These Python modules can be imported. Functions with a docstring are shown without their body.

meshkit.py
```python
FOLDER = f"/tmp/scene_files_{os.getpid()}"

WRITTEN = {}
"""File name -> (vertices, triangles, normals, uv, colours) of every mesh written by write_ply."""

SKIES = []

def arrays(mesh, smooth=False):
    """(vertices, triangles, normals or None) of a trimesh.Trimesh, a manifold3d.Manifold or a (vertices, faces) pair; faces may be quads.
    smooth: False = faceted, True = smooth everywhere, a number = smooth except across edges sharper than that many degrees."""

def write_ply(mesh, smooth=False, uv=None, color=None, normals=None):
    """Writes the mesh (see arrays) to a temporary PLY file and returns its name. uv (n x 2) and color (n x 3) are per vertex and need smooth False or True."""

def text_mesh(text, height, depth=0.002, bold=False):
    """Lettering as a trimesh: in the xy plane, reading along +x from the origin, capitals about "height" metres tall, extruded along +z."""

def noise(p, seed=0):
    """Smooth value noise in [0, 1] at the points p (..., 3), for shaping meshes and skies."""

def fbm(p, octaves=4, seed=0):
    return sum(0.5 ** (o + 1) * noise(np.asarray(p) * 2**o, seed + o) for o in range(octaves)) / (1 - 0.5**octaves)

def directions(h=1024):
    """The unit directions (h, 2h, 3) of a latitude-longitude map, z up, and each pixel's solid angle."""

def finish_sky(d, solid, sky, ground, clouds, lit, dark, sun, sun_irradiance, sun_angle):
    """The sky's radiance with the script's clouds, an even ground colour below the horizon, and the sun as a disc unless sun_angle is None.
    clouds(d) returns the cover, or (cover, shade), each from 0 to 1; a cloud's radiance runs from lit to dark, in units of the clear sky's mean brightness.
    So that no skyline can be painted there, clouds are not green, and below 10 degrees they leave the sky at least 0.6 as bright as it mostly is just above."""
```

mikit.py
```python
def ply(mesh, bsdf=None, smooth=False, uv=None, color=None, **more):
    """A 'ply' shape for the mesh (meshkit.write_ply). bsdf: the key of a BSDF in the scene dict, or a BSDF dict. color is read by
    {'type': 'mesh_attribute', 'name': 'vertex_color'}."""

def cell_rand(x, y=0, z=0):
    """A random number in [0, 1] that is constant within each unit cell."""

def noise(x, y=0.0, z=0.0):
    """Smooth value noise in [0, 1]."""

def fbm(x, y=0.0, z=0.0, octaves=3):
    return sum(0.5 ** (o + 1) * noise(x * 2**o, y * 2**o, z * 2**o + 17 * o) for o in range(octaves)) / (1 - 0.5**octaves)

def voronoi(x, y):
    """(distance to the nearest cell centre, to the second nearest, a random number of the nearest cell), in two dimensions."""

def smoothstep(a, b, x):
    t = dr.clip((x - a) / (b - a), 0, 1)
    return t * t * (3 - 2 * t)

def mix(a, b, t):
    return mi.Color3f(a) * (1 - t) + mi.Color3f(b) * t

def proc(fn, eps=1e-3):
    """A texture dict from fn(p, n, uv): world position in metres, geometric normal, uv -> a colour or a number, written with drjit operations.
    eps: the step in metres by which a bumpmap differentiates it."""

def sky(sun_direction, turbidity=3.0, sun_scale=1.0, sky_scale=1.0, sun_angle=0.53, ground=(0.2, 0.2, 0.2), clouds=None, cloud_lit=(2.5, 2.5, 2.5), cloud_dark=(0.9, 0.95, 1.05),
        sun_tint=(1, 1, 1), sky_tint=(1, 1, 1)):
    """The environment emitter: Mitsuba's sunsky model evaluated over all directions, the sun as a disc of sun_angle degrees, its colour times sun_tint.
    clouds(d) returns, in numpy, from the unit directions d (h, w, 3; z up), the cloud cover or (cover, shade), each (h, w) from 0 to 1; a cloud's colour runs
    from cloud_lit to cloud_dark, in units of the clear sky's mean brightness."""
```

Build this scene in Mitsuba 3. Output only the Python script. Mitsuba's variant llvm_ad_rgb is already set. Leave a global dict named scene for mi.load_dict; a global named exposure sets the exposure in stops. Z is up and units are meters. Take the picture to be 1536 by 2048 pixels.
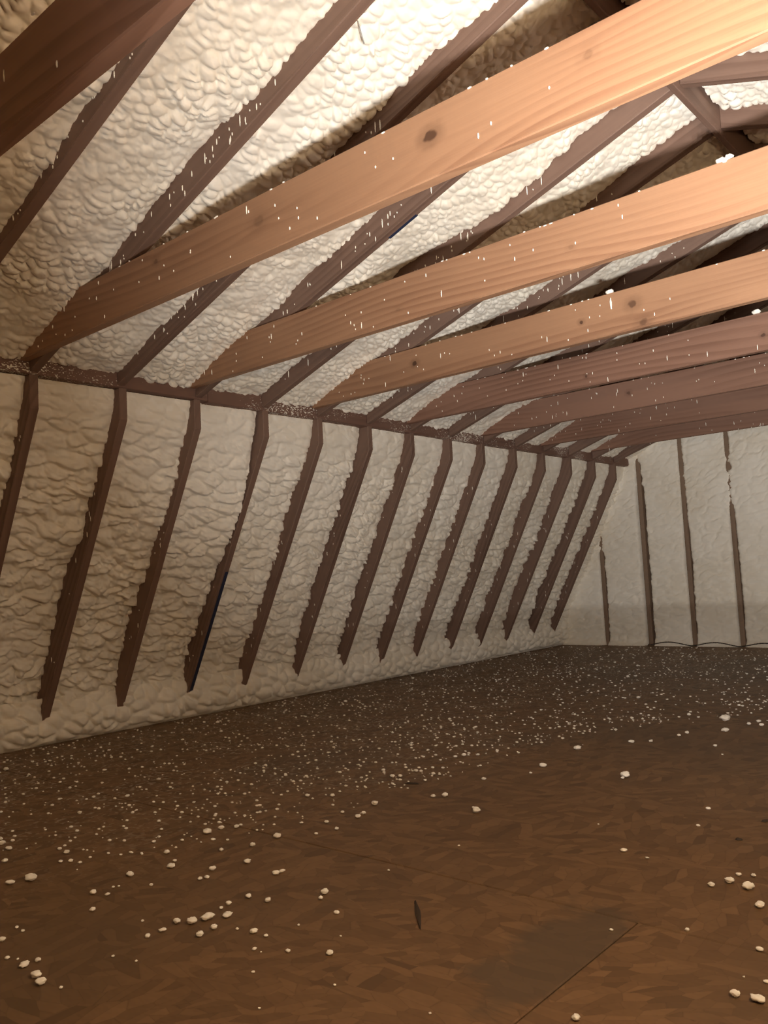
import math
import numpy as np
import trimesh
import mitsuba as mi
import drjit as dr
import mikit
import meshkit
from scipy.spatial import cKDTree
from shapely.geometry import Polygon, box as sbox
from mikit import ply, proc, noise, fbm, voronoi, cell_rand, smoothstep, mix

scene, labels = {'type': 'scene'}, {}
T = mi.ScalarTransform4f

# ------------------------------------------------------------------ camera
CAM = np.array([3.2205, -1.6024, 0.7274])
YAW, PITCH, ROLL, FPX = 0.7095, 0.0776, -0.0524, 1673.0
fwd = np.array([-math.sin(YAW) * math.cos(PITCH), math.cos(YAW) * math.cos(PITCH), math.sin(PITCH)])
rgt = np.cross(fwd, [0, 0, 1]); rgt /= np.linalg.norm(rgt)
upv = np.cross(rgt, fwd)
upr = -rgt * math.sin(ROLL) + upv * math.cos(ROLL)
scene['camera'] = {'type': 'perspective', 'fov_axis': 'x', 'fov': math.degrees(2 * math.atan(768 / FPX)),
                   'near_clip': 0.02, 'far_clip': 100.0,
                   'to_world': T().look_at(origin=CAM.tolist(), target=(CAM + fwd).tolist(), up=upr.tolist())}

# ------------------------------------------------------------------ light: one LED work lamp on the floor under the camera, aimed up along the attic
LAMP = np.array([3.32, -1.40, 0.50])
LAMP_AZ, LAMP_EL = 12.0, 26.0            # degrees left of +y, degrees above level
LAMP_POWER = 58.0
LAMP_TINT = np.array([1.0, 0.96, 0.90])
BULB = np.array([3.42, -0.72, 1.25])     # a warm bulb hanging to the right of the camera
BULB_POWER = np.array([1.0, 0.70, 0.40]) * 1120.0
exposure = 0.52

# ------------------------------------------------------------------ measures (metres)
S, TH = 0.4064, 0.038                    # spacing and thickness of the framing
ZP, ZPT = 1.6194, 1.712                  # wall plate, bottom and top
KX, KZ = 0.0, 1.478                      # where the lower rafters bend
BX, BZ = -0.7278, 0.1159                 # a point low on their inner edge
UX, US = -0.0265, 0.3364                 # the upper rafters' lower edge: z = ZP + US * (x - UX)
RX, RZ = 2.2326, 2.3794                  # ridge
JB, JD = 1.668, 0.175                    # joist bottom and depth
YG = 5.58                                # face of the gable wall's foam
YB = -3.55                               # back end of the attic
XR = 2 * RX
N_LOW = 14


def zu(x):
    return ZP + US * (x - UX)


ld = np.array([BX - KX, BZ - KZ]); ld /= np.linalg.norm(ld)      # down the lower rafters
ln = np.array([-ld[1], ld[0]])                                    # towards the room


def xin(z):
    return KX + (z - KZ) * ld[0] / ld[1]


# ------------------------------------------------------------------ materials
def two(b):
    return {'type': 'twosided', 'bsdf': b}


def wood_fn(dark, mid, light, knots=(), ring=30.0, speck=0.0):
    def fn(p, n, uv):
        u, v = uv.x, uv.y
        du, core, halo = mi.Float(0), mi.Float(0), mi.Float(0)
        for (ku, kv, r, kd) in knots:
            a, b = (u - ku) / 2.2, v - kv
            d = dr.sqrt(a * a + b * b)
            du += 0.028 * (r / 0.02) * dr.exp(-dr.square(d / (1.9 * r))) * dr.select(b > 0, 1.0, -1.0) * smoothstep(0.0, 0.02, dr.abs(b))
            dk = dr.sqrt(dr.square((u - ku) / 1.35) + b * b) + 0.006 * (noise(u * 90, v * 90) - 0.5)
            core = dr.maximum(core, kd * (1 - smoothstep(0.35 * r, 0.75 * r, dk)))
            halo = dr.maximum(halo, kd * 0.35 * (1 - smoothstep(0.7 * r, 1.9 * r, dk)))
        w = v + du * 0.6 + 0.22 * fbm(u * 0.8, v * 3.0, 3.1, 2) + 0.012 * fbm(u * 2.2, v * 9.0, 7.7, 2)
        s = w * ring
        f = s - dr.floor(s)
        band = smoothstep(0.15, 0.85, f) * (1 - smoothstep(0.88, 1.0, f))
        fine = fbm(u * 10.0, v * 420.0, 1.0, 2)
        big = fbm(u * 1.1, v * 6.0, 11.0, 3)
        t = dr.clip(0.55 * band * smoothstep(0.3, 0.75, big) + 0.22 * fine + 0.5 * (big - 0.4), 0, 1)
        c = mix(light, mid, t)
        c = mix(c, dark, dr.clip(core * 0.85 + halo + 0.25 * smoothstep(0.7, 0.95, big), 0, 1))
        if speck > 0:
            q = smoothstep(1 - speck, 1.02 - speck, noise(u * 150, v * 330, 5.0) * 0.62 + 0.38 * noise(u * 6, v * 10, 2.0))
            c = mix(c, (0.72, 0.69, 0.63), q)
        return c
    return fn


def wood(key, dark, mid, light, rough=0.6, **k):
    scene[key] = two({'type': 'principled', 'base_color': proc(wood_fn(dark, mid, light, **k)), 'roughness': rough, 'specular': 0.3})


# knots of the joists: (10 * joist index + metres along the joist, height above the joist's lower edge, radius)
KN = [(-20 + 1.72, 0.105, 0.011, 1), (0 + 2.085, 0.105, 0.023, 1), (0 + 1.46, 0.098, 0.026, .35), (0 + 2.50, 0.115, 0.016, .3), (40 + 0.73, 0.098, 0.017, 1),
      (40 + 1.63, 0.085, 0.011, .8), (40 + 1.86, 0.105, 0.024, .7), (40 + 1.90, 0.02, 0.024, .6), (20 + 2.02, 0.07, 0.014, .25), (20 + 1.3, 0.05, 0.014, .2), (0 + 0.95, 0.13, 0.014, .5),
      (60 + 2.12, 0.07, 0.013, .8), (60 + 1.23, 0.055, 0.011, .7), (80 + 1.1, 0.1, 0.016, .6)]
wood('fir_wood', (0.08, 0.040, 0.024), (0.20, 0.100, 0.058), (0.32, 0.180, 0.106), knots=KN, rough=0.5)
wood('red_joist_wood', (0.075, 0.038, 0.026), (0.16, 0.082, 0.055), (0.25, 0.14, 0.10), knots=KN[-3:], rough=0.6)
wood('rafter_wood', (0.05, 0.029, 0.021), (0.125, 0.074, 0.055), (0.19, 0.120, 0.092), rough=0.65)
wood('plate_wood', (0.045, 0.024, 0.018), (0.115, 0.062, 0.046), (0.165, 0.095, 0.072), rough=0.7, speck=0.30)
wood('stud_wood', (0.08, 0.055, 0.04), (0.18, 0.122, 0.086), (0.25, 0.175, 0.125), rough=0.7)


def foam_color(p, n, uv):
    a = fbm(p.x * 2.3, p.y * 2.3, p.z * 2.3, 3)
    b = fbm(p.x * 30, p.y * 30, p.z * 30, 2)
    c = mix((0.78, 0.725, 0.625), (0.85, 0.81, 0.73), smoothstep(0.3, 0.7, a))
    return mix(c, (0.88, 0.85, 0.78), 0.4 * smoothstep(0.45, 0.75, b))


scene['foam'] = two({'type': 'principled', 'base_color': proc(foam_color), 'roughness': 0.62, 'specular': 0.35})
scene['crumb'] = two({'type': 'principled', 'base_color': {'type': 'rgb', 'value': [0.90, 0.87, 0.80]}, 'roughness': 0.6, 'specular': 0.3})


def osb_color(p, n, uv):
    x, y = p.x + 0.02 * fbm(p.x * 9, p.y * 9, 0, 2), p.y + 0.02 * fbm(p.x * 9, p.y * 9, 5, 2)
    f1, f2, r1 = voronoi(x * 14.0, y * 38.0)
    g1, g2, r2 = voronoi(x * 34.0 + 5.3, y * 15.0 + 3.1)
    h1, h2, r3 = voronoi((x + y) * 15.0 + 9.3, (x - y) * 34.0)
    pick = noise(x * 7, y * 7, 3.0)
    r = dr.select(pick > 0.56, r2, dr.select(pick > 0.36, r1, r3))
    edge = dr.select(pick > 0.56, g2 - g1, dr.select(pick > 0.36, f2 - f1, h2 - h1))
    grain = fbm(x * 60, y * 160, 2.0, 2)
    big = fbm(p.x * 1.3, p.y * 1.3, 4.0, 3)
    t = dr.clip(0.75 * r + 0.25 * grain, 0, 1)
    c = mix((0.098, 0.055, 0.0265), (0.168, 0.097, 0.048), t)
    c = mix(c, (0.05, 0.028, 0.014), 0.6 * smoothstep(0.92, 0.98, r))
    c = mix(c, (0.06, 0.033, 0.017), 0.3 * (1 - smoothstep(0.0, 0.07, edge)))
    c = mix(c, (0.085, 0.056, 0.034), 0.45 * smoothstep(0.5, 0.75, big))
    # a scuffed grey-brown patch beside the joint of two sheets
    d = dr.sqrt(dr.square((p.x - 2.37) / 0.13) + dr.square((p.y + 0.14) / 0.27)) + 0.9 * (fbm(p.x * 16, p.y * 16, 8.0, 3) - 0.5) + 0.25 * (fbm(p.x * 30, p.y * 140, 8.0, 2) - 0.5)
    on = (1 - smoothstep(0.65, 1.1, d)) * dr.select(p.x < 2.428, 1.0, 0.0)
    c = mix(c, (0.078, 0.054, 0.034), 0.75 * on)
    # pale powder left by the sprayed foam near the left slope
    pow_ = smoothstep(0.62, 0.8, noise(p.x * 90, p.y * 90, 1.0) * 0.7 + 0.3 * fbm(p.x * 5, p.y * 5, 1.0, 2)) * (1 - smoothstep(0.2, 1.6, p.x - 0.12 * p.y))
    return mix(c, (0.42, 0.38, 0.32), 0.35 * pow_)


scene['osb'] = two({'type': 'principled', 'base_color': proc(osb_color), 'roughness': 0.55, 'specular': 0.3})
for key, col, rough in (('sheathing', (0.30, 0.18, 0.09), 0.8), ('dark_sliver', (0.035, 0.022, 0.014), 0.7), ('blue_paint', (0.018, 0.026, 0.06), 0.5),
                        ('black_cable', (0.05, 0.045, 0.04), 0.5), ('grey_wire', (0.30, 0.29, 0.27), 0.4), ('lamp_yellow', (0.62, 0.38, 0.03), 0.4), ('lamp_black', (0.03, 0.03, 0.03), 0.5),
                        ('lens', (0.85, 0.85, 0.85), 0.3)):
    scene[key] = two({'type': 'principled', 'base_color': {'type': 'rgb', 'value': list(col)}, 'roughness': rough})


# ------------------------------------------------------------------ helpers
def put(key, mesh, mat, smooth=False, uv=None, label=None, cat=None, group=None, kind=None, **more):
    scene[key] = ply(mesh, mat, smooth=smooth, uv=uv, **more)
    d = {k: v for k, v in (('label', label), ('category', cat), ('group', group), ('kind', kind)) if v}
    if d:
        labels[key] = d
    return key


COUNT = {}


def num(name):
    k = COUNT.get(name, 0)
    COUNT[name] = k + 1
    return name if k == 0 else f'{name}_{k:03d}'


def slab_xz(pts, y0, y1, axis, u0=0.0, v0=0.0, c=0.003):
    """A board: the polygon pts (x, z) between y0 and y1, its long edges chamfered; uv in metres along and across axis."""
    pg = pts if isinstance(pts, Polygon) else Polygon(pts)
    pg = Polygon(pg.exterior.coords)
    if not pg.exterior.is_ccw:
        pg = Polygon(list(pg.exterior.coords)[::-1])
    P = np.array(pg.exterior.coords)[:-1]
    n = len(P)
    e = np.roll(P, -1, 0) - P
    e /= np.linalg.norm(e, axis=1, keepdims=True)
    en = np.stack([-e[:, 1], e[:, 0]], 1)                     # inwards
    pn = np.roll(en, 1, 0)
    m = (en + pn) / (1 + (en * pn).sum(1))[:, None]
    I = P + c * m
    loops = [(I, y0), (P, y0 + c), (P, y1 - c), (I, y1)]
    V = np.vstack([np.c_[a[:, 0], np.full(n, y), a[:, 1]] for a, y in loops])
    F = []
    for k in range(3):
        for i in range(n):
            j = (i + 1) % n
            a, b, cc, d = k * n + i, k * n + j, (k + 1) * n + j, (k + 1) * n + i
            F += [[a, b, cc], [a, cc, d]]
    vv, tri = trimesh.creation.triangulate_polygon(Polygon(I), engine='earcut')
    idx = cKDTree(I).query(np.asarray(vv)[:, :2])[1]
    for t in np.asarray(tri):
        a, b, cc = idx[t]
        ar = (I[b, 0] - I[a, 0]) * (I[cc, 1] - I[a, 1]) - (I[b, 1] - I[a, 1]) * (I[cc, 0] - I[a, 0])
        if ar < 0:
            b, cc = cc, b
        F.append([a, b, cc])
        F.append([3 * n + a, 3 * n + cc, 3 * n + b])
    V, F = np.array(V), np.array(F)
    # split every face so that uv can differ between faces
    W = V[F].reshape(-1, 3)
    ax = np.array([axis[0], 0, axis[1]], float); ax /= np.linalg.norm(ax)
    ac = np.array([-ax[2], 0, ax[0]])
    uv = np.c_[W @ ax + u0, W @ ac + v0 + 0.9 * W[:, 1]]
    return trimesh.Trimesh(W, np.arange(len(W)).reshape(-1, 3), process=False), uv


def grid_faces(a, b):
    i = np.arange(a * b).reshape(a, b)
    q = np.stack([i[:-1, :-1], i[1:, :-1], i[1:, 1:], i[:-1, 1:]], -1).reshape(-1, 4)
    return np.vstack([q[:, [0, 1, 2]], q[:, [0, 2, 3]]])


def cells(u, v, cu, cv, seed, jit=0.9, lean=False):
    """F1 and F2 - F1 of jittered points spaced cu by cv."""
    rng = np.random.default_rng(seed)
    a, b = u / cu, v / cv
    i0, i1, j0, j1 = int(a.min()) - 3, int(a.max()) + 4, int(b.min()) - 3, int(b.max()) + 4
    gx, gy = np.meshgrid(np.arange(i0, i1), np.arange(j0, j1), indexing='ij')
    pts = np.c_[gx.ravel() + 0.5 * (gy.ravel() % 2), gy.ravel()] + (rng.random((gx.size, 2)) - 0.5) * jit
    amp = 0.75 + 0.5 * rng.random(gx.size)
    d, k = cKDTree(pts).query(np.c_[a.ravel(), b.ravel()], k=2)
    if lean:
        return d[:, 0].reshape(u.shape), (d[:, 1] - d[:, 0]).reshape(u.shape), amp[k[:, 0]].reshape(u.shape), (a.ravel() - pts[k[:, 0], 0]).reshape(u.shape)
    return d[:, 0].reshape(u.shape), (d[:, 1] - d[:, 0]).reshape(u.shape), amp[k[:, 0]].reshape(u.shape)


def foam_height(u, y, seed, style):
    """Relief of sprayed foam in metres at distance u along the slope and position y along the attic."""
    P = np.stack([u, y, np.full_like(u, seed * 3.7)], -1)
    w1 = meshkit.fbm(P * 9, 3, seed) - 0.5
    w2 = meshkit.fbm(P * 9 + 31, 3, seed + 1) - 0.5
    def billow(cu, cv, k):
        q = np.stack([(u + 0.5 * cu * w1 * 2) / cu, (y + 0.5 * cv * w2 * 2) / cv, np.full_like(u, seed * 1.37 + k)], -1)
        return np.abs(2 * meshkit.noise(q, seed + k) - 1)
    if style == 'roof':
        uu, yy = u + 0.05 * w1, y + 0.05 * w2
        d, g, a = cells(uu, yy, 0.034, 0.046, seed, 1.0)
        d2, g2, a2 = cells(uu + 3, yy, 0.013, 0.017, seed + 5)
        big = np.clip(meshkit.fbm(P * 7 + 3, 2, seed + 9) * 2 - 0.4, 0.25, 1.2)
        h = 0.016 * a * big * np.clip(1.15 - d * d, 0, 2) * np.clip(g * 3.2, 0, 1) ** 0.6
        h += 0.012 * np.minimum(billow(0.060, 0.085, 1), 0.6) + 0.007 * np.minimum(billow(0.026, 0.036, 2), 0.55)
        h += 0.0025 * a2 * np.clip(1.1 - d2 * d2, 0, 2)
        h += 0.030 * (meshkit.fbm(P * 5, 3, seed + 2) - 0.5) - 0.006
    else:
        # lumps that sag: each is fullest low down, with a sharp crease under it
        k = 0.45 + 1.0 * np.clip(meshkit.fbm(P * 4 + 7, 2, seed + 3) - 0.25, 0, 1)
        uu, yy = u + 0.075 * w1, y + 0.11 * w2
        d, g, a, q = cells(uu, yy, 0.062, 0.125, seed, 1.0, lean=True)
        d2, g2, a2, q2 = cells(uu + 3, yy, 0.028, 0.05, seed + 5, 1.0, lean=True)
        h = k * (0.026 * a * np.clip(1.1 - d * d, 0, 2) * np.clip(1 + 1.1 * q, 0.3, 2) * np.clip(g * 3.5, 0, 1) ** 0.6
                 + 0.010 * a2 * np.clip(1.1 - d2 * d2, 0, 2) * np.clip(1 + 0.9 * q2, 0.3, 2) * np.clip(g2 * 3.0, 0, 1) ** 0.6)
        h += 0.006 * np.minimum(billow(0.022, 0.036, 3), 0.6) + 0.036 * (meshkit.fbm(P * 4.2, 3, seed + 2) - 0.5) - 0.012
    return h


def foam_sheet(profile, y0, y1, res, seed, style, off=None, edge=0.012, calm=None):
    """Foam between two rafters: profile (n, 2) polyline in (x, z) ordered so that its left-hand normal faces the room;
    off(s, t) extra height over s metres along it and t in 0..1 across the bay."""
    P = np.asarray(profile, float)
    L = np.r_[0, np.cumsum(np.linalg.norm(np.diff(P, axis=0), axis=1))]
    n = max(4, int(L[-1] / res)); m = max(4, int((y1 - y0) / res))
    s = np.linspace(0, L[-1], n)
    X = np.c_[np.interp(s, L, P[:, 0]), np.interp(s, L, P[:, 1])]
    k = max(1, int(0.05 / (s[1] - s[0])))
    ker = np.ones(2 * k + 1) / (2 * k + 1)
    Xs = np.c_[np.convolve(np.pad(X[:, 0], k, mode='reflect', reflect_type='odd'), ker, 'valid'), np.convolve(np.pad(X[:, 1], k, mode='reflect', reflect_type='odd'), ker, 'valid')]
    t = np.gradient(Xs, axis=0); t /= np.linalg.norm(t, axis=1, keepdims=True)
    N = np.c_[-t[:, 1], t[:, 0]]
    y = np.linspace(y0, y1, m)
    SS, YY = np.meshgrid(s, y, indexing='ij')
    H = foam_height(SS, YY, seed, style)
    if calm is not None:
        H = H * calm(SS)
    tt = (YY - y0) / (y1 - y0)
    if off is not None:
        H = H + off(SS, tt)
    # the foam is a little thinner where it meets the wood
    dd = np.minimum(YY - y0, y1 - YY)
    H = H - edge * np.exp(-dd / 0.02)
    V = np.stack([Xs[:, 0][:, None] + N[:, 0][:, None] * H, YY, Xs[:, 1][:, None] + N[:, 1][:, None] * H], -1).reshape(-1, 3)
    return trimesh.Trimesh(V, grid_faces(n, m), process=False)


def box(x0, x1, y0, y1, z0, z1):
    return trimesh.creation.box(bounds=[[x0, y0, z0], [x1, y1, z1]])


def tube(pts, r, n=8):
    pts = np.asarray(pts, float)
    t = np.gradient(pts, axis=0); t /= np.linalg.norm(t, axis=1, keepdims=True)
    ref = np.array([0.31, 0.2, 0.93])
    a = np.cross(t, ref); a /= np.linalg.norm(a, axis=1, keepdims=True)
    b = np.cross(t, a)
    rr = np.broadcast_to(r, len(pts))
    an = np.linspace(0, 2 * np.pi, n, endpoint=False)
    V = (pts[:, None] + rr[:, None, None] * (np.cos(an)[None, :, None] * a[:, None] + np.sin(an)[None, :, None] * b[:, None])).reshape(-1, 3)
    F = []
    for i in range(len(pts) - 1):
        for j in range(n):
            k = (j + 1) % n
            F += [[i * n + j, i * n + k, (i + 1) * n + k], [i * n + j, (i + 1) * n + k, (i + 1) * n + j]]
    e = len(pts) - 1
    V = np.vstack([V, pts[:1], pts[-1:]])
    for j in range(n):
        k = (j + 1) % n
        F += [[len(V) - 2, k, j], [len(V) - 1, e * n + j, e * n + k]]
    m = trimesh.Trimesh(V, np.array(F), process=False)
    m.fix_normals()
    return m


ORD = ['zeroth', 'first', 'second', 'third', 'fourth', 'fifth', 'sixth', 'seventh', 'eighth', 'ninth', 'tenth', 'eleventh', 'twelfth', 'thirteenth', 'fourteenth', 'fifteenth', 'sixteenth']

# ------------------------------------------------------------------ the setting: floor, walls, roof
XF = xin(0.0)
put('floor', box(-1.05, XR + 1.05, YB - 0.1, YG + 0.25, -0.12, -0.019), 'sheathing', kind='structure')
rows = np.arange(0.046 - 3 * 1.22, YG + 0.2, 1.22)
for k, ry in enumerate(rows):
    start = 2.428 - 2.44 * 2 if k % 2 == 0 else 1.208 - 2.44 * 2
    for j in range(6):
        x0, x1 = start + 2.44 * j, start + 2.44 * (j + 1)
        x0, x1 = max(x0, -1.0), min(x1, XR + 1.0)
        y0, y1 = max(ry, YB - 0.05), min(ry + 1.22, YG + 0.2)
        if x1 - x0 < 0.05 or y1 - y0 < 0.05:
            continue
        g, c = 0.0014, 0.0025
        b = trimesh.creation.box(bounds=[[x0 + g, y0 + g, -0.019], [x1 - g, y1 - g, 0.0]])
        lo = np.array([[x0 + g, y0 + g], [x1 - g, y0 + g], [x1 - g, y1 - g], [x0 + g, y1 - g]])
        hi = lo + c * np.array([[1, 1], [-1, 1], [-1, -1], [1, -1]])
        V = np.vstack([np.c_[lo, [-0.019] * 4], np.c_[lo, [-0.002] * 4], np.c_[hi, [0.0] * 4]])
        F = [[8, 9, 10], [8, 10, 11]]
        for q in range(2):
            for i in range(4):
                i2 = (i + 1) % 4
                F += [[q * 4 + i, q * 4 + i2, q * 4 + 4 + i2], [q * 4 + i, q * 4 + 4 + i2, q * 4 + 4 + i]]
        put(num('floor__osb_sheet'), trimesh.Trimesh(V, F, process=False), 'osb')

o = ln * -0.150
wl = [np.array([xin(-0.05), -0.05]) + o, np.array([xin(1.70), 1.70]) + o]
wl = [wl[0], wl[1], wl[1] - ln * 0.02, wl[0] - ln * 0.02]
YW = (YB, YG + 0.22)


def shell(pts, mirror=False):
    P = [(XR - a, b) if mirror else (a, b) for a, b in pts]
    return slab_xz(P, YW[0], YW[1], (1, 0), c=0.001)[0]


put('wall_left', shell(wl), 'sheathing', kind='structure')
put('wall_right', shell(wl, True), 'sheathing', kind='structure')
RT = 0.152                                # vertical distance from a rafter's lower edge to the roof boards
roof = [(-0.16, zu(-0.16) + RT), (RX, zu(RX) + RT), (RX, zu(RX) + RT + 0.03), (-0.16, zu(-0.16) + RT + 0.03)]
two_roofs = trimesh.util.concatenate([shell(roof), shell(roof, True)])
put('ceiling', two_roofs, 'sheathing', kind='structure')
outline = [(xin(0) - 0.3, -0.02), (xin(1.7) - 0.2, 1.65), (RX, RZ + 0.2), (XR - xin(1.7) + 0.2, 1.65), (XR - xin(0) + 0.3, -0.02)]
put('wall_gable', slab_xz(outline, YG + 0.15, YG + 0.2, (1, 0), c=0.001)[0], 'sheathing', kind='structure')
put('wall_back', slab_xz(outline, YB - 0.06, YB, (1, 0), c=0.001)[0], 'foam', kind='structure')

# foam on the lower left slope, one bay between each two rafters
FO = 0.075
low_pro = [np.array([xin(z), z]) - ln * FO for z in (0.0, 0.4, 0.8, 1.2, 1.42)] + [np.array([-0.058, 1.53]), np.array([-0.045, ZP - 0.002])]
low_pro = [np.asarray(a) for a in low_pro][::-1]            # downwards: the left-hand normal then faces the room
MEAS = {0: ([0.09, .11, .28, .45, 1.0, 1.6], [.012, .011, .030, .005, -.01, -.02]), 1: ([0, .2, .39, .56, .73, 1.12, 1.43], [.015, .013, -.003, .03, -.035, -.033, -.022]),
        2: ([0, .11, .33, .57, .78, 1.02, 1.26, 1.48], [.02, .014, .038, .013, .003, -.042, -.018, -.008]),
        3: ([0, .06, .24, .46, .66, .94, 1.19, 1.41], [.02, .032, .075, .085, .05, .01, -.018, -.005]),
        4: ([0, .1, .22, .46, .67, .88, 1.12, 1.32], [.02, .018, .017, -.008, .016, .015, .017, -.012])}


def low_off(i):
    rng = np.random.default_rng(900 + i)
    base = rng.uniform(-0.008, 0.008)

    def f(s, t):
        a = np.maximum(s - 0.14, 0)
        h = base + 0 * s
        if i + 1 in MEAS:
            h = h + (np.interp(a, *MEAS[i + 1]) - base) * np.clip(t, 0, 1) ** 2
        # the foam swells again towards the floor
        return h + 0.02 * np.clip((s - 1.45) / 0.2, 0, 1)
    return f


for i in range(-2, N_LOW):
    y0 = i * S + TH - 0.003
    y1 = (i + 1) * S + 0.003 if i < N_LOW - 1 else YG + 0.08
    res = 0.0062 if i < 6 else 0.0085
    put(num('wall_left__foam_bay'), foam_sheet(low_pro, y0, y1, res, 50 + i, 'wall', low_off(i), calm=lambda s: 0.35 + 0.65 * np.clip((s - 0.12) / 0.25, 0, 1)), 'foam', smooth=True)
hid = [np.asarray(a) for a in low_pro]
put('wall_left__foam_sheet', foam_sheet(hid, YB, -2 * S + TH, 0.02, 91, 'wall'), 'foam', smooth=True)
hid_r = [np.array([XR - a[0], a[1]]) for a in hid][::-1]
put('wall_right__foam_sheet', foam_sheet(hid_r, YB, YG + 0.08, 0.022, 92, 'wall'), 'foam', smooth=True)


def toe(y0, y1, res, seed, mirror=False):
    pro = [np.array([xin(0.20), 0.20]) - ln * 0.060, np.array([xin(0.155), 0.155]) - ln * 0.02, np.array([xin(0.115), 0.115]) + ln * 0.012, np.array([xin(0.07), 0.07]) + ln * 0.028, np.array([xin(0.03), 0.03]) + ln * 0.022,
           np.array([-0.775, -0.004])]
    if mirror:
        pro = [np.array([XR - a[0], a[1]]) for a in pro][::-1]
    P = np.asarray(pro)
    L = np.r_[0, np.cumsum(np.linalg.norm(np.diff(P, axis=0), axis=1))]
    n, m = max(6, int(L[-1] / res)), int((y1 - y0) / (res * 1.2))
    s = np.linspace(0, L[-1], n)
    X = np.c_[np.interp(s, L, P[:, 0]), np.interp(s, L, P[:, 1])]
    for _ in range(6):
        X[1:-1] = (X[:-2] + 2 * X[1:-1] + X[2:]) / 4
    t = np.gradient(X, axis=0); t /= np.linalg.norm(t, axis=1, keepdims=True)
    N = np.c_[-t[:, 1], t[:, 0]]
    y = np.linspace(y0, y1, m)
    SS, YY = np.meshgrid(s, y, indexing='ij')
    Q = np.stack([SS, YY, 0 * SS + seed], -1)
    w = 0.04 * (meshkit.fbm(Q * 8, 2, seed) - 0.5)
    d, g, a = cells(SS + w, YY + w, 0.07, 0.085, seed, 0.9)
    d2, g2, a2 = cells(SS + w, YY + 2 * w, 0.03, 0.04, seed + 1, 0.9)
    H = 0.024 * a * np.clip(1.1 - d * d, 0, 2) * np.clip(g * 3.2, 0, 1) ** 0.5 + 0.007 * a2 * (1 - d2 * d2) + 0.03 * (meshkit.fbm(Q * 3.5, 3, seed + 4) - 0.5) - 0.012
    H *= np.clip((L[-1] - SS) / 0.05, 0.25, 1)
    V = np.stack([X[:, 0][:, None] + N[:, 0][:, None] * H, YY, X[:, 1][:, None] + N[:, 1][:, None] * H], -1).reshape(-1, 3)
    return trimesh.Trimesh(V, grid_faces(n, m), process=False)


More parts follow.
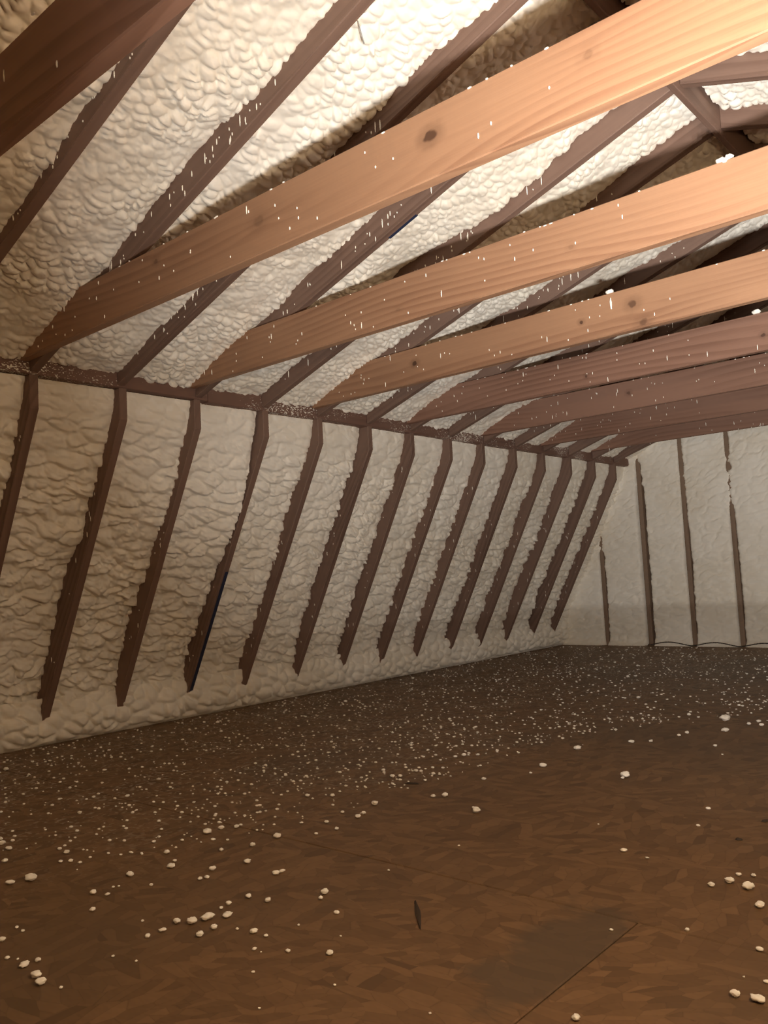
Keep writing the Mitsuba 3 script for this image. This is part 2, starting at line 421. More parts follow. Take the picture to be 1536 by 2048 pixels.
put('wall_left__foam_toe', toe(-1.2, YG + 0.08, 0.007, 7), 'foam', smooth=True, label='rounded white foam bead along the foot of the left slope')

# foam under the roof boards
up_pro = [np.array([x, zu(x)]) + np.array([-0.319, 0.948]) * 0.078 for x in (RX - 0.005, 1.6, 1.0, 0.4, 0.02)]
up_pro = up_pro[:-1] + [np.array([0.030, zu(0.03) + 0.083]), np.array([-0.030, ZPT - 0.006])]
UMEAS = {0: ([0.05, .3, .69, .92, 1.15, 1.42, 1.63, 1.77, 2.3], [.03, .03, .012, -.005, -.022, .003, .012, .012, 0]), -1: ([0, .83, 1.05, 1.2, 2], [.05, .055, .05, .03, 0.02]),
         2: ([0, .65, .86, 1.0, 1.18, 2], [.035, -.005, -.018, -.018, -.03, 0]), 1: ([0, .5, 1.76, 1.88, 2.02, 2.14], [.03, .02, .0, 0.0, .012, .025]),
         3: ([0, .5, 1.15, 1.42, 1.61, 1.82, 2.0, 2.16], [.03, .0, -.03, .008, .028, .03, .005, 0]), 4: ([0, .6, 1.84, 1.98, 2.07, 2.2], [.03, 0, .008, 0, -.012, -.01])}
ULEN = 2.36


def up_off(i):
    rng = np.random.default_rng(700 + i)
    base = rng.uniform(-0.006, 0.006)

    def f(s, t):
        a = ULEN - s
        h = base + 0.03 * np.clip(1 - a / 0.35, 0, 1)
        if i + 1 in UMEAS:
            h = h + (np.interp(a, *UMEAS[i + 1]) - h) * np.clip(t, 0, 1) ** 2
        return h
    return f


for i in range(-4, N_LOW):
    y0 = i * S + TH - 0.003
    y1 = (i + 1) * S + 0.003 if i < N_LOW - 1 else YG + 0.08
    res = 0.0058 if i < 5 else 0.0085
    put(num('ceiling__foam_bay'), foam_sheet(up_pro, y0, y1, res, 150 + i, 'roof', up_off(i)), 'foam', smooth=True)
up_r = [np.array([XR - a[0], a[1]]) for a in up_pro][::-1]
for i in range(-2, N_LOW):
    y0 = i * S + TH - 0.003
    y1 = (i + 1) * S + 0.003 if i < N_LOW - 1 else YG + 0.08
    put(num('ceiling__foam_bay'), foam_sheet(up_r, y0, y1, 0.009 if 0 < i < 7 else 0.016, 250 + i, 'roof', None), 'foam', smooth=True)
put('ceiling__foam_sheet', foam_sheet(up_pro, YB, -4 * S + TH, 0.02, 93, 'roof'), 'foam', smooth=True)
put('ceiling__foam_sheet_001', foam_sheet(up_r, YB, -2 * S + TH, 0.02, 94, 'roof'), 'foam', smooth=True)

# ------------------------------------------------------------------ gable wall: studs and foam between them
STX = [-0.335, 0.079, 0.472, 0.871, 1.278, 1.684, 2.09, 2.50, 2.90, 3.31, 3.72, 4.12, 4.53]
# half width of the slot left open between two bays: heights, widths
SLOT = {0: ([0, .3, .55, .7, .78, .80, .84, .87, 2.6], [.017, .013, .017, .011, .018, .026, .010, -.006, -.006]),
        1: ([0, .3, .6, .9, 1.2, 1.42, 1.44, 1.47, 1.6, 1.66, 2.6], [.034, .03, .038, .03, .036, .030, .004, .016, .012, -.005, -.005]),
        2: ([0, .5, .75, .9, 1.05, 1.25, 1.5, 1.75, 2.6], [.014, .018, .024, .016, .010, .006, .006, .002, -.005]),
        3: ([0, .4, .7, 1.0, 1.12, 1.2, 1.45, 1.5, 1.56, 1.62, 2.6], [.016, .019, .018, .012, .011, -.005, -.005, .010, -.004, .003, -.004])}


def slot(k, z):
    a = SLOT[k] if k in SLOT else ([0, 1.0, 1.5, 2.6], [.015, .012, .004, .0])
    z = np.asarray(z)
    w = np.interp(z, *a)
    jag = 0.007 * (meshkit.fbm(np.stack([z * 22, 0 * z + k * 5.1, 0 * z], -1), 3, k) - 0.5) * 2
    return np.maximum(w * 0.8 + jag * (w > 0.003), -0.004)


GS = [('with the widest open slot in the foam', 1), ]
for k, x in enumerate(STX):
    zt = zu(min(x, XR - x)) + 0.02
    lab = ['short dark stud showing low in the gable foam nearest the left slope', 'dark stud in the widest open slot of the gable wall foam',
           'dark stud showing as a thin broken line, third gable stud from the left slope', 'dark stud open only in the lower half, fourth gable stud from the left slope'][k] if k < 4 else f'gable wall stud, {ORD[k + 1]} from the left slope'
    m, uv = slab_xz([(x - TH / 2, 0), (x + TH / 2, 0), (x + TH / 2, zt), (x - TH / 2, zt)], YG + 0.022, YG + 0.15, (0, 1), u0=7 * k)
    put(num('gable_stud'), m, 'stud_wood', uv=uv, label=lab, cat='wall stud', group='studs of the gable wall')


def gable_bay(xa, xb, ka, kb, res, seed):
    n = int(2.55 / res); m = max(6, int((xb - xa) / res))
    t = np.linspace(0, 1, m)
    zt = np.minimum(zu(np.minimum(np.linspace(xa, xb, m), XR - np.linspace(xa, xb, m))), 9) + 0.09
    r = np.linspace(0, 1, n)
    Z = r[:, None] * zt[None, :]
    L = (xa if ka is None else xa + slot(ka, Z)); R = (xb if kb is None else xb - slot(kb, Z))
    X = L + (R - L) * t[None, :]
    H = foam_height(Z, X, seed, 'wall') * 0.4
    d = np.maximum(np.minimum(X - L, R - X), 0)
    sl = np.where(X - L < R - X, slot(ka, Z) if ka is not None else 0 * Z, slot(kb, Z) if kb is not None else 0 * Z)
    dep = np.where(sl > 0.001, 0.05, 0.010)
    Y = YG - H + 0.012 + dep * np.exp(-(d / 0.010) ** 1.5) + 0.012 * np.exp(-d / 0.06)
    Y = Y - 0.05 * np.clip(1 - Z / 0.07, 0, 1) ** 2
    V = np.stack([X, Y, Z], -1).reshape(-1, 3)
    f = grid_faces(n, m)
    return trimesh.Trimesh(V, f, process=False)


edges = [(-0.98, None)] + [(x, k) for k, x in enumerate(STX)] + [(XR + 0.98, None)]
for k in range(len(edges) - 1):
    (xa, ka), (xb, kb) = edges[k], edges[k + 1]
    xa2, xb2 = max(xa, -0.80), min(xb, XR + 0.80)
    put(num('wall_gable__foam_bay'), gable_bay(xa2, xb2, ka, kb, 0.010 if k < 6 else 0.016, 300 + k), 'foam', smooth=True)

# ------------------------------------------------------------------ framing
# wall plate in two lengths, butted beside the third lower rafter
m, uv = slab_xz([(-0.088, ZP), (0, ZP), (0, ZPT), (-0.088, ZPT)], 0, 1, (1, 0))


def plate_mesh(y0, y1, dz):
    c = 0.003
    P = np.array([(-0.088 + c, ZP), (-c, ZP), (0, ZP + c), (0, ZPT - c), (-c, ZPT), (-0.088 + c, ZPT), (-0.088, ZPT - c), (-0.088, ZP + c)]) + [0, dz]
    n = len(P)
    ys = np.linspace(y0, y1, max(2, int((y1 - y0) / 0.1)))
    W, UV = [], []
    for a, b in zip(ys[:-1], ys[1:]):
        for i in range(n):
            j = (i + 1) % n
            q = [(P[i][0], a, P[i][1]), (P[j][0], a, P[j][1]), (P[j][0], b, P[j][1]), (P[i][0], b, P[i][1])]
            for t in ((0, 2, 1), (0, 3, 2)):
                for k in t:
                    W.append(q[k]); UV.append((q[k][1] + 3, q[k][2] + q[k][0] * 0.9))
    for yy, s in ((y0, 1), (y1, -1)):
        for i in range(1, n - 1):
            for k in ((0, i, i + 1) if s > 0 else (0, i + 1, i)):
                W.append((P[k][0], yy, P[k][1])); UV.append((P[k][0], P[k][1]))
    return trimesh.Trimesh(np.array(W), np.arange(len(W)).reshape(-1, 3), process=False), np.array(UV)


for k, (a, b, dz, lab) in enumerate([(YB, 0.885, 0.0, 'near length of the dark wall plate along the bend of the left slope'), (0.888, YG + 0.06, -0.006, 'far length of the dark speckled wall plate running to the gable wall')]):
    m, uv = plate_mesh(a, b, dz)
    put(num('wall_plate'), m, 'plate_wood', uv=uv, label=lab, cat='beam', group='lengths of the wall plate')

rng = np.random.default_rng(5)
# measured small errors of the lower rafters' places: (top, bottom) along the attic
DTOP = [0, .0, -.008, .015, .004, .01, .001, -.004, -.025, -.012, -.008, .006, .018, .008]
DBOT = [-.01, -.02, -.02, .0, -.01, .005, .02, .012, .002, .022, .018, .006, .03, -.004]
ox = 0.14 / -ld[1]
low_poly = [(0, ZP - 0.001), (0, KZ), (xin(0.001), 0.001), (xin(0.001) - ox, 0.001), (xin(ZP) - ox, ZP - 0.001)]
for i in range(-1, N_LOW):
    m, uv = slab_xz(low_poly, i * S, i * S + TH, tuple(ld), u0=3.1 * i, v0=0.37 * i)
    if i >= 0:
        V = m.vertices.copy()
        f = np.clip((KZ - V[:, 2]) / (KZ - BZ), 0, 1)
        V[:, 1] += DTOP[i] * (1 - f) + DBOT[i] * f
        m = trimesh.Trimesh(V, m.faces, process=False)
    far = N_LOW - i
    lab = {13: 'last lower rafter beside the gable wall, dark wood in the sloped left wall', 0: 'nearest lower rafter on the left slope, leaving the picture at its left edge', 3: 'lower rafter with a blue painted inner edge, third whose foot is in view',
           -1: 'lower rafter just left of the picture on the left slope'}.get(i, f'dark lower rafter in the foam of the left slope, {ORD[far]} counted from the gable wall')
    key = put(num('lower_rafter'), m, 'rafter_wood', uv=uv, label=lab, cat='rafter', group='lower rafters of the left slope')
    if i == 3:
        e = 0.0012
        q = []
        for z in np.linspace(0.13, 0.80, 9):
            fz = np.clip((KZ - z) / (KZ - BZ), 0, 1)
            yy = i * S + DTOP[i] * (1 - fz) + DBOT[i] * fz
            base = np.array([xin(z), z])
            for (aa, hh) in ((0.014, e), (TH - 0.003, e), (TH - 0.003, -0.004), (0.014, -0.004)):
                p = base + ln * hh
                q.append((p[0], yy + aa, p[1]))
        q = np.array(q); F = []
        for a in range(8):
            for b in range(4):
                c = (b + 1) % 4
                F += [[a * 4 + b, (a + 1) * 4 + c, a * 4 + c], [a * 4 + b, (a + 1) * 4 + b, (a + 1) * 4 + c]]
        F += [[0, 1, 2], [0, 2, 3], [32, 34, 33], [32, 35, 34]]
        put(key + '__blue_mark', trimesh.Trimesh(q, F, process=False), 'blue_paint', label='blue paint on the inner edge')

# upper rafters, left and right of the ridge board
DUP = {1: -.01, 3: .008}
rpoly = [(0.002, zu(0.002)), (RX - 0.012, zu(RX - 0.012)), (RX - 0.012, zu(RX) + 0.145), (-0.12, zu(-0.12) + 0.145), (-0.12, ZPT + 0.012), (0.002, ZPT + 0.012)]
rpoly = Polygon(rpoly).buffer(0)
rpoly = max(getattr(rpoly, 'geoms', [rpoly]), key=lambda g: g.area)
UPX = {}
for i in range(-4, N_LOW):
    dy = DUP.get(i, 0.0)
    m, uv = slab_xz(rpoly, i * S + dy, i * S + dy + TH, (1, US), u0=2.3 * i + 1, v0=0.53 * i)
    lab = {2: 'upper rafter with a short blue mark on its lower edge', -3: 'upper rafter beyond the top left corner, above the nearest joist'}.get(i, f'dark upper rafter of the left roof slope, {ORD[N_LOW - i] if N_LOW - i < 17 else "last"} counted from the gable wall')
    if i == -4:
        lab = 'upper rafter above and behind the camera on the left roof slope'
    key = put(num('upper_rafter'), m, 'rafter_wood', uv=uv, label=lab, cat='rafter', group='upper rafters of the left roof slope')
    UPX[i] = key
    if i == 2:
        q = []
        for x in (1.22, 1.36):
            for (aa, hh) in ((TH - 0.012, -0.0012), (TH + 0.0010, -0.0012), (TH + 0.0010, 0.014), (TH - 0.012, 0.014)):
                q.append((x, i * S + dy + aa, zu(x) + hh))
        q = np.array(q)
        bl = trimesh.convex.convex_hull(q)
        put(key + '__blue_mark', bl, 'blue_paint', label='blue mark on the lower edge')
rp = Polygon([(XR - a, b) for a, b in rpoly.exterior.coords])
for i in range(-2, N_LOW):
    m, uv = slab_xz(rp, i * S + 0.004, i * S + 0.004 + TH, (1, -US), u0=2.9 * i + 40, v0=0.61 * i)
    put(num('opposite_rafter'), m, 'rafter_wood', uv=uv, label=f'dark rafter of the roof slope beyond the ridge, {ORD[N_LOW - i]} from the gable wall', cat='rafter', group='upper rafters of the right roof slope')
m, uv = slab_xz([(YB, RZ - 0.03), (YG + 0.08, RZ - 0.03), (YG + 0.08, RZ + 0.15), (YB, RZ + 0.15)], 0, 0.024, (1, 0), u0=77)
V = m.vertices
m = trimesh.Trimesh(np.c_[RX - 0.012 + V[:, 1], V[:, 0], V[:, 2]], m.faces[:, ::-1], process=False)
put('ridge_board', m, 'rafter_wood', uv=uv, label='dark ridge board where the two roof slopes meet at the top right', cat='ridge board')

# collar joists, nailed to the near side of every second pair of rafters
JL = {-2: 'nearest collar joist, dark and wide across the top left corner', 0: 'bright orange collar joist crossing the whole picture to the top right, with big knots', 2: 'second bright orange collar joist in full view, with a clear arched grain',
      4: 'third bright orange collar joist, with round knot holes', 6: 'dark reddish collar joist just below the three orange ones'}
under_roof = Polygon([(-0.3, zu(-0.3) + 0.144), (RX, zu(RX) + 0.144), (XR + 0.3, zu(-0.3) + 0.144), (XR + 0.3, 0), (-0.3, 0)])
for i in range(-2, N_LOW, 2):
    z = JB + (0.022 if i == 12 else 0) + {-2: -0.016}.get(i, 0)
    pg = Polygon([(0.003, z), (XR - 0.003, z), (XR - 0.003, ZPT + 0.012), (XR + 0.08, ZPT + 0.012), (XR + 0.08, z + JD), (-0.08, z + JD), (-0.08, ZPT + 0.012), (0.003, ZPT + 0.012)]).intersection(under_roof)
    m, uv = slab_xz(pg, i * S - TH - 0.0005, i * S - 0.0005, (1, 0))
    W = m.vertices
    uv = np.c_[W[:, 0] + 10 * i, W[:, 2] - z + 0.9 * (W[:, 1] - (i * S - TH))]
    lab = JL.get(i, f'dark reddish collar joist, {ORD[(N_LOW - i) // 2]} counted from the gable wall')
    key = put(num('collar_joist'), m, 'fir_wood' if 0 <= i <= 4 else 'red_joist_wood', uv=uv, label=lab, cat='joist', group='collar joists')

# ------------------------------------------------------------------ sprayed specks on the timber, foam crumbs on the floor
ico = trimesh.creation.icosphere(subdivisions=1)
IV, IF = np.array(ico.vertices), np.array(ico.faces)
ico2 = trimesh.creation.icosphere(subdivisions=2)


def specks(items):
    """One mesh of small foam strings: (centre, half sizes x, y, z)."""
    V = np.vstack([IV * np.asarray(h) + np.asarray(c) for c, h in items])
    F = np.vstack([IF + k * len(IV) for k in range(len(items))])
    return trimesh.Trimesh(V, F, process=False)


rng = np.random.default_rng(11)
jk = [k for k in scene if k.startswith('collar_joist')]
for k, i in zip(jk, range(-2, N_LOW, 2)):
    it = []
    for _ in range(38 if i >= 0 else 14):
        x = 0.1 + rng.beta(1.0, 1.7) * 2.4
        L = rng.choice([0.003, 0.004, 0.006, 0.011], p=[.4, .3, .2, .1])
        it.append(((x, i * S - TH - 0.0012, JB + 0.012 + rng.random() * (JD - 0.03)), (0.0022, 0.002, L * 1.25)))
    for _ in range(16):
        x = 0.3 + rng.random() * 2.2
        it.append(((x, i * S - TH - 0.001, JB + JD - 0.001 - rng.random() * 0.004), (0.003 + 0.004 * rng.random(), 0.003, 0.0022)))
    put(k + '__overspray', specks(it), 'crumb', smooth=True, label='white flecks of overspray', kind='stuff')
for i, k in UPX.items():
    if not -2 <= i <= 10:
        continue
    it = []
    for _ in range(46):
        x = 0.12 + rng.beta(1.3, 1.5) * 1.7
        L = rng.choice([0.003, 0.005, 0.009, 0.016], p=[.35, .3, .2, .15])
        it.append(((x, i * S + DUP.get(i, 0) - 0.0012, zu(x) + 0.008 + rng.random() ** 0.8 * 0.062), (0.0022, 0.002, L * 1.2)))
    if i % 2 == 0:                        # none where a joist covers the rafter
        it = [q for q in it if not JB - 0.03 < q[0][2] < JB + JD + 0.02]
    put(k + '__overspray', specks(it), 'crumb', smooth=True, label='white strings of overspray', kind='stuff')
for i in range(0, N_LOW):
    k = f'lower_rafter_{i + 1:03d}'
    it = []
    for _ in range(9):
        z = 0.3 + rng.random() * 1.1
        fz = np.clip((KZ - z) / (KZ - BZ), 0, 1)
        p = np.array([xin(z), z]) - ln * (0.012 + 0.05 * rng.random())
        it.append(((p[0], i * S + DTOP[i] * (1 - fz) + DBOT[i] * fz - 0.001, p[1]), (0.002, 0.0018, rng.choice([0.004, 0.007, 0.013]))))
    put(k + '__overspray', specks(it), 'crumb', smooth=True, label='white strings of overspray', kind='stuff')


def lump(c, r, seed, flat=0.6, stretch=1.0, rot=0.0):
    P = np.array(ico2.vertices)
    d = 1 + 0.9 * (meshkit.fbm(P * 1.9 + seed * 7.3, 2, seed % 97) - 0.5)
    P = P * d[:, None] * [r * stretch, r, r * flat]
    cs, sn = math.cos(rot), math.sin(rot)
    P = np.c_[P[:, 0] * cs - P[:, 1] * sn, P[:, 0] * sn + P[:, 1] * cs, P[:, 2]]
    P[:, 2] -= P[:, 2].min()
    return trimesh.Trimesh(P + np.asarray(c), ico2.faces, process=False)


# the largest crumbs, where they lie: (x, y, radius)
BIG = []
BIG = [(1.058,-0.548,0.0118),(1.038,-0.593,0.0082),(0.85,-0.519,0.0076),(0.934,-0.383,0.0078),(1.257,-0.386,0.0082),(1.29,-0.508,0.0078),(1.329,-0.493,0.0044),(1.388,-0.566,0.0063),(1.298,-0.29,0.0096),(1.187,-0.227,0.0076),(1.264,-0.255,0.0049),(1.136,-0.051,0.0122),(1.136,0.0,0.0083),(1.351,0.032,0.0105),(1.303,-0.131,0.0063),(1.438,-0.303,0.0057),(1.574,-0.172,0.0081),(1.576,-0.154,0.0058),(1.636,-0.313,0.007),(1.693,-0.303,0.0069),(1.77,-0.196,0.0086),(1.787,-0.226,0.0058),(1.615,-0.496,0.0075),(1.646,-0.479,0.01),(1.658,-0.447,0.0101),(1.683,-0.412,0.0081),(1.626,-0.541,0.0054),(1.624,-0.576,0.0058),(1.714,-0.509,0.0077),(1.71,-0.47,0.0069),(1.798,-0.434,0.0072),(1.834,-0.432,0.0038),(1.63,-0.366,0.0063),(1.634,-0.391,0.0047),(1.542,-0.535,0.0035),(1.756,-0.444,0.0034),(1.862,-0.487,0.0037),(1.926,-0.455,0.0041),(1.882,-0.487,0.0018),(2.005,-0.417,0.0067),(1.936,-0.553,0.003),(1.646,-0.67,0.0032),(1.705,-0.655,0.0027),(1.373,-0.766,0.0068),(1.331,-0.715,0.0035),(1.363,-0.717,0.004),(1.47,-0.801,0.0046),(1.492,-0.79,0.0028),(1.534,-0.797,0.0073),(1.535,-0.77,0.0055),(1.599,-0.805,0.0097),(1.635,-0.814,0.0095),(1.684,-0.8,0.0034),(2.049,-0.635,0.0024),(2.099,-0.501,0.0025),(1.851,-0.356,0.0029),(1.365,-0.395,0.0045),(1.295,-0.457,0.0034),(1.301,-0.445,0.0028),(1.096,0.396,0.007),(1.173,0.439,0.0077),(1.419,0.299,0.0084),(1.407,0.338,0.0071),(1.368,0.435,0.0103),(1.371,0.212,0.0062),(1.447,0.177,0.006),(1.341,0.312,0.0057),(1.309,0.166,0.0042),(1.346,-0.056,0.0077),(1.07,-0.19,0.006),(1.012,-0.414,0.0063),(0.991,-0.432,0.005),(1.048,-0.407,0.005),(1.443,-0.155,0.0084),(1.409,-0.242,0.0083),(1.107,0.177,0.0051),(0.901,-0.059,0.0058),(0.733,-0.046,0.006),(0.571,-0.141,0.0069),(0.52,0.069,0.0065),(0.419,-0.003,0.0057),(0.747,-0.46,0.008),(1.201,0.855,0.0077),(1.289,0.845,0.0075),(1.312,0.853,0.005),(1.504,0.629,0.0098),(1.477,0.6,0.0075),(1.179,0.744,0.0084),(1.2,0.764,0.0075),(1.493,0.872,0.0065),(1.576,1.137,0.0102),(1.589,1.027,0.0049),(1.698,0.529,0.0126),(1.663,0.562,0.0043),(1.545,1.461,0.0129),(1.9,1.131,0.0158),(1.901,1.108,0.0063),(2.221,0.428,0.0059),(2.291,0.409,0.0034),(2.483,0.313,0.0072),(2.509,0.355,0.0093),(2.511,0.408,0.0058),(2.54,0.421,0.0053),(2.554,0.339,0.0112),(2.605,0.252,0.0086),(2.525,0.06,0.0045),(2.684,-0.144,0.0077),(2.719,-0.141,0.0083),(2.505,-0.36,0.0067),(2.3,-0.48,0.0023),(2.712,-0.068,0.0039),(2.674,-0.07,0.002),(1.992,1.739,0.0072),(1.74,1.718,0.0075),(1.677,1.672,0.0085),(1.804,1.94,0.0088),(1.794,1.876,0.0077),(1.845,2.287,0.0208),(1.927,2.045,0.0136),(1.984,2.307,0.0092),(1.965,2.233,0.0091),(2.02,2.225,0.0099),(1.8,-0.002,0.0034),(1.32,0.758,0.0057),(1.837,0.244,0.0025),(1.28,1.282,0.0074),(1.208,1.152,0.0092),(1.19,1.118,0.0073),(1.249,1.188,0.0055)]
rng = np.random.default_rng(21)
EDGE = ([-0.6, -0.28, 0.23, 0.81, 1.58, 2.27, 2.4, 3.3, 5.5], [0.70, 1.15, 1.32, 1.36, 1.38, 1.70, 4.2, 4.4, 4.4])


def scatter(n, big=False):
    out = []
    while len(out) < n:
        x, y = rng.uniform(-0.72, 4.3), rng.uniform(-0.6, 5.45)
        ex = np.interp(y, *EDGE)
        p = 1.0 if x < ex else 0.015
        p *= 0.6 + 0.4 * np.exp(-((x - ex + 0.25) / 0.35) ** 2) if y < 2.3 else 0.45
        p *= 0.25 + 1.5 * max(0.0, meshkit.fbm(np.array([x * 3.1, y * 3.1, 0.5]), 3, 8) - 0.28)
        if rng.random() < p:
            out.append((x, y, (0.0060 if big else 0.0038) * (0.6 + 1.1 * rng.random() ** 2)))
    return out


KIND = [lump((0, 0, 0), 1.0, 400 + k, flat=0.62, stretch=[1.0, 1.15, 1.0, 1.5, 0.9, 1.1][k % 6]) for k in range(12)]
KPLY = [ply(m, 'crumb', smooth=True) for m in KIND]
AREAS = [(lambda x, y: x > 2.25 and y < 0.7, 'white foam crumb on the bare floor towards the lower right corner', 'foam crumbs at the lower right'),
         (lambda x, y: y < -0.25, 'white foam crumb on the near left part of the floor below the dense scatter', 'foam crumbs at the lower left'),
         (lambda x, y: y > 2.3, 'white foam crumb on the far floor towards the gable wall', 'foam crumbs on the far floor'),
         (lambda x, y: x > np.interp(y, *EDGE) + 0.12, 'stray white foam crumb on the bare middle of the floor', 'foam crumbs on the middle of the floor'),
         (lambda x, y: True, 'white foam crumb in the dense scatter along the left slope', 'foam crumbs of the dense scatter')]
for x, y, rad in BIG + scatter(295 - len(BIG), True):
    key = num('foam_crumb')
    k = rng.integers(12)
    scene[key] = {**KPLY[k], 'to_world': T().translate([x, y, 0.0002]).rotate([0, 0, 1], float(rng.uniform(0, 360))).scale([rad, rad, rad])}
    for test, lab, grp in AREAS:
        if test(x, y):
            labels[key] = {'label': lab, 'category': 'crumb', 'group': grp}
            break
fine = scatter(4600)
V = np.vstack([IV * [h * 1.25, h, h * 0.6] + [x, y, h * 0.5] for x, y, h in fine])
F = np.vstack([IF + k * len(IV) for k in range(len(fine))])
put('foam_grit', trimesh.Trimesh(V, F, process=False), 'crumb', smooth=True, label='fine white foam grit strewn over the brown floor', cat='debris', kind='stuff')

# larger bits of foam caught on the joists
for key_, parts_, lab in (('stuck_foam', [((1.763, 4 * S - 0.03, JB + JD - 0.004), 0.013, 1.3), ], 'white foam bit on the upper edge of the third orange joist'),
                          ('stuck_foam', [((2.494, 2 * S - 0.03, JB + JD - 0.004), 0.011, 1.5), ((2.516, 2 * S - 0.028, JB + JD - 0.002), 0.012, 1.0), ((2.507, 2 * S - 0.036, JB + JD - 0.008), 0.009, 1.0)], 'cluster of white foam bits on the upper edge of the second orange joist'),
                          ('stuck_foam', [((2.096, 6 * S - 0.03, JB + JD - 0.004), 0.014, 1.4)], 'white foam bit on the upper edge of the dark reddish joist')):
    m = trimesh.util.concatenate([lump(c, rr, 17 + int(1000 * c[0]), 0.8, st) for c, rr, st in parts_])
    put(num(key_), m, 'crumb', smooth=True, label=lab, cat='foam bit')
put('foam_drip', lump((1.770, 4 * S - TH - 0.004, JB + 0.105), 0.0045, 5, flat=5.0), 'crumb', smooth=True, label='white foam drip on the face of the third orange joist', cat='foam bit')

# ------------------------------------------------------------------ small things
put('wood_sliver', trimesh.convex.convex_hull(np.array([(1.975, -.118, .001), (1.982, -.121, .005), (2.03, -.165, .007), (2.075, -.224, .005), (2.083, -.230, .001), (2.02, -.172, .001), (2.034, -.168, .001)])), 'dark_sliver',
    label='long dark wood sliver lying on the floor near the bottom of the picture', cat='splinter')

for c, L, W, a in (((1.303, 0.705), 0.055, 0.014, 0.4), ((2.429, 0.663), 0.02, 0.012, 0.2), ((2.437, 0.856), 0.03, 0.014, 1.0)):
    lab = {1.303: 'dark wood chip lying at the edge of the dense foam scatter', 2.429: 'smaller dark wood chip on the bare floor at the right', 2.437: 'larger dark wood chip on the bare floor at the right edge'}[c[0]]
    u_, v_ = np.array([math.cos(a), math.sin(a)]), np.array([-math.sin(a), math.cos(a)])
    pts = [np.r_[np.array(c) + u_ * L * p_ + v_ * W * q_, z_] for p_, q_, z_ in ((-.5, 0, .001), (-.2, -.5, .001), (.4, -.4, .001), (.5, .1, .001), (.1, .5, .001), (-.2, .1, .006), (.3, 0, .005))]
    put(num('wood_chip'), trimesh.convex.convex_hull(np.array(pts)), 'dark_sliver', label=lab, cat='splinter')
t_ = np.linspace(0, 1, 60)
cx = 0.12 + 1.9 * t_
put('floor_cable', tube(np.c_[cx, YG - 0.085 + 0.012 * np.sin(9 * t_), 0.010 + 0.030 * np.abs(np.sin((cx - 0.079) / 0.4 * np.pi)) ** 1.5], 0.004), 'black_cable', smooth=True,
    label='thin dark cable lying in shallow arcs along the foot of the gable wall', cat='cable')
a_ = np.linspace(0, 1, 24)
put('foam_string', tube(np.c_[1.777 - 0.04 * a_ + 0.012 * np.sin(3 * a_), 0.077 + 0.06 * a_, 2.272 - 0.045 * np.sin(np.pi * a_)], 0.0016), 'grey_wire', smooth=True, label='thin grey strand curling from the bright foam near the top edge', cat='string')
a_ = np.linspace(0, 2 * np.pi, 40)
put('wire_loop', tube(np.c_[RX - 0.045 + 0.022 * np.cos(a_), 0.70 + 0.02 * np.sin(a_), RZ - 0.015 + 0.018 * np.sin(a_)], 0.003), 'grey_wire', smooth=True, label='small grey loop of wire against the ridge board at the top edge', cat='wire')

# the work lamp that lights the attic (it stands under the camera, out of the picture)
az, el = math.radians(LAMP_AZ), math.radians(LAMP_EL)
ldir = np.array([-math.sin(az) * math.cos(el), math.cos(az) * math.cos(el), math.sin(el)])
LT = T().look_at(origin=LAMP.tolist(), target=(LAMP + ldir).tolist(), up=[0, 0, 1])


def lamp_part(key, mesh, mat, **k):
    put(key, mesh, mat, to_world=LT, **k)


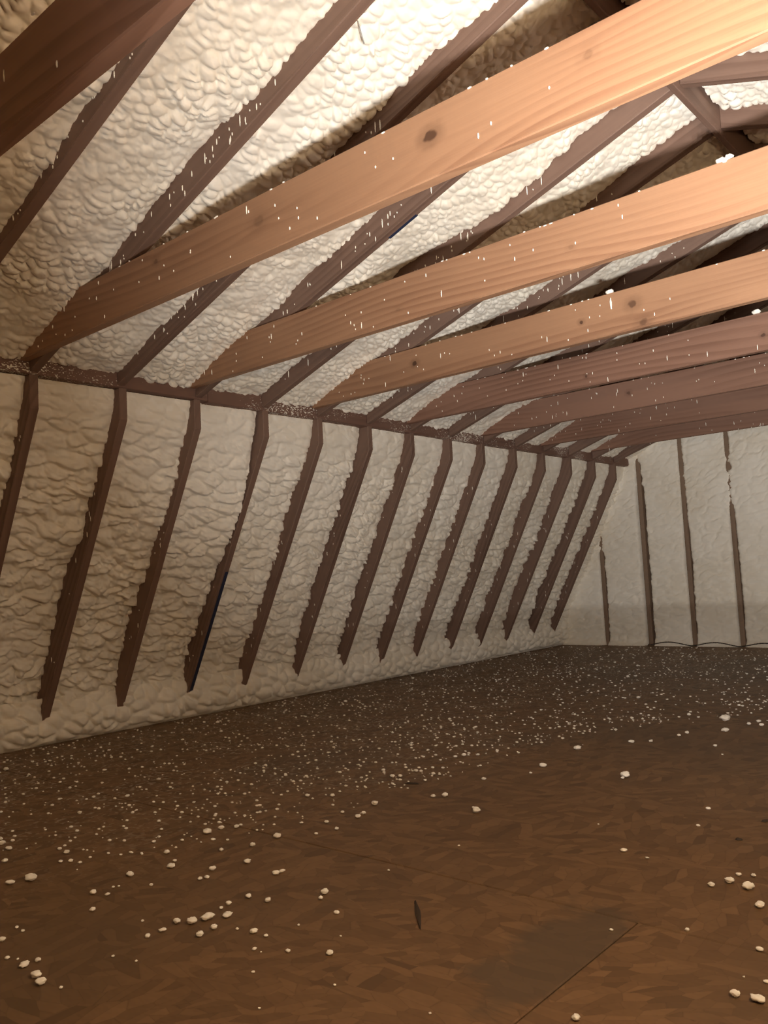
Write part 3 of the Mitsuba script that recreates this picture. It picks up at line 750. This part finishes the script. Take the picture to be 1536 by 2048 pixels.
lamp_part('work_lamp__housing', trimesh.util.concatenate([box(-.10, .10, -.075, .075, -.07, -.03), box(-.10, -.092, -.075, .075, -.03, .0), box(.092, .10, -.075, .075, -.03, .0), box(-.10, .10, .067, .075, -.03, .0), box(-.10, .10, -.075, -.067, -.03, .0)]), 'lamp_yellow')
put('work_lamp__visor', box(-.16, .16, 0.0, 0.17, -.0025, .0), 'lamp_yellow', to_world=T().translate([LAMP[0], LAMP[1], LAMP[2] - 0.012]).rotate([0, 0, 1], LAMP_AZ))
lamp_part('work_lamp__lens', box(-.09, .09, -.065, .065, -.03, -.02), 'lens')
legs = [tube([LAMP + [sx * 0.12, -0.01, -0.02], LAMP + [sx * 0.12, 0.0, -0.2], [LAMP[0] + sx * 0.12, LAMP[1] - 0.02, 0.012]], 0.009) for sx in (-1, 1)]
feet = [tube([[LAMP[0] + sx * 0.12, LAMP[1] - 0.14, 0.011], [LAMP[0] + sx * 0.12, LAMP[1] + 0.14, 0.011]], 0.0105) for sx in (-1, 1)]
put('work_lamp__stand', trimesh.util.concatenate(legs + feet + [tube([LAMP + [-0.12, -.01, -0.02], LAMP + [.12, -.01, -.02]], 0.008)]), 'lamp_black')
labels['work_lamp'] = {'label': 'yellow LED work lamp on a black floor stand below the camera', 'category': 'lamp'}
for a in (-1, 0, 1):
    for b in (-1, 0, 1):
        o_ = LAMP + rgt * 0.05 * a + np.array([0, 0, 0.017 * b + 0.008])
        scene[num('lamp_beam')] = {'type': 'spot', 'to_world': T().look_at(origin=o_.tolist(), target=(o_ + ldir).tolist(), up=[0, 0, 1]), 'beam_width': 8.0, 'cutoff_angle': 50.0,
                                    'intensity': {'type': 'rgb', 'value': (LAMP_TINT * LAMP_POWER / 9).tolist()}}

# the warm bulb to the right of the camera
bulb = trimesh.creation.icosphere(subdivisions=3, radius=0.03)
bulb.apply_translation(BULB)
put('hanging_bulb__bulb', bulb, 'lens', smooth=True, emitter={'type': 'area', 'radiance': {'type': 'rgb', 'value': BULB_POWER.tolist()}}, label='lit round bulb')
put('hanging_bulb__socket', tube([BULB + [0, 0, 0.026], BULB + [0, 0, 0.085]], 0.018, 12), 'lamp_black')
put('hanging_bulb__cord', tube([BULB + [0, 0, 0.08], [BULB[0], BULB[1], zu(XR - BULB[0]) + 0.075]], 0.003), 'lamp_black')
labels['hanging_bulb'] = {'label': 'bare warm light bulb hanging on a black cord right of the camera', 'category': 'light bulb'}
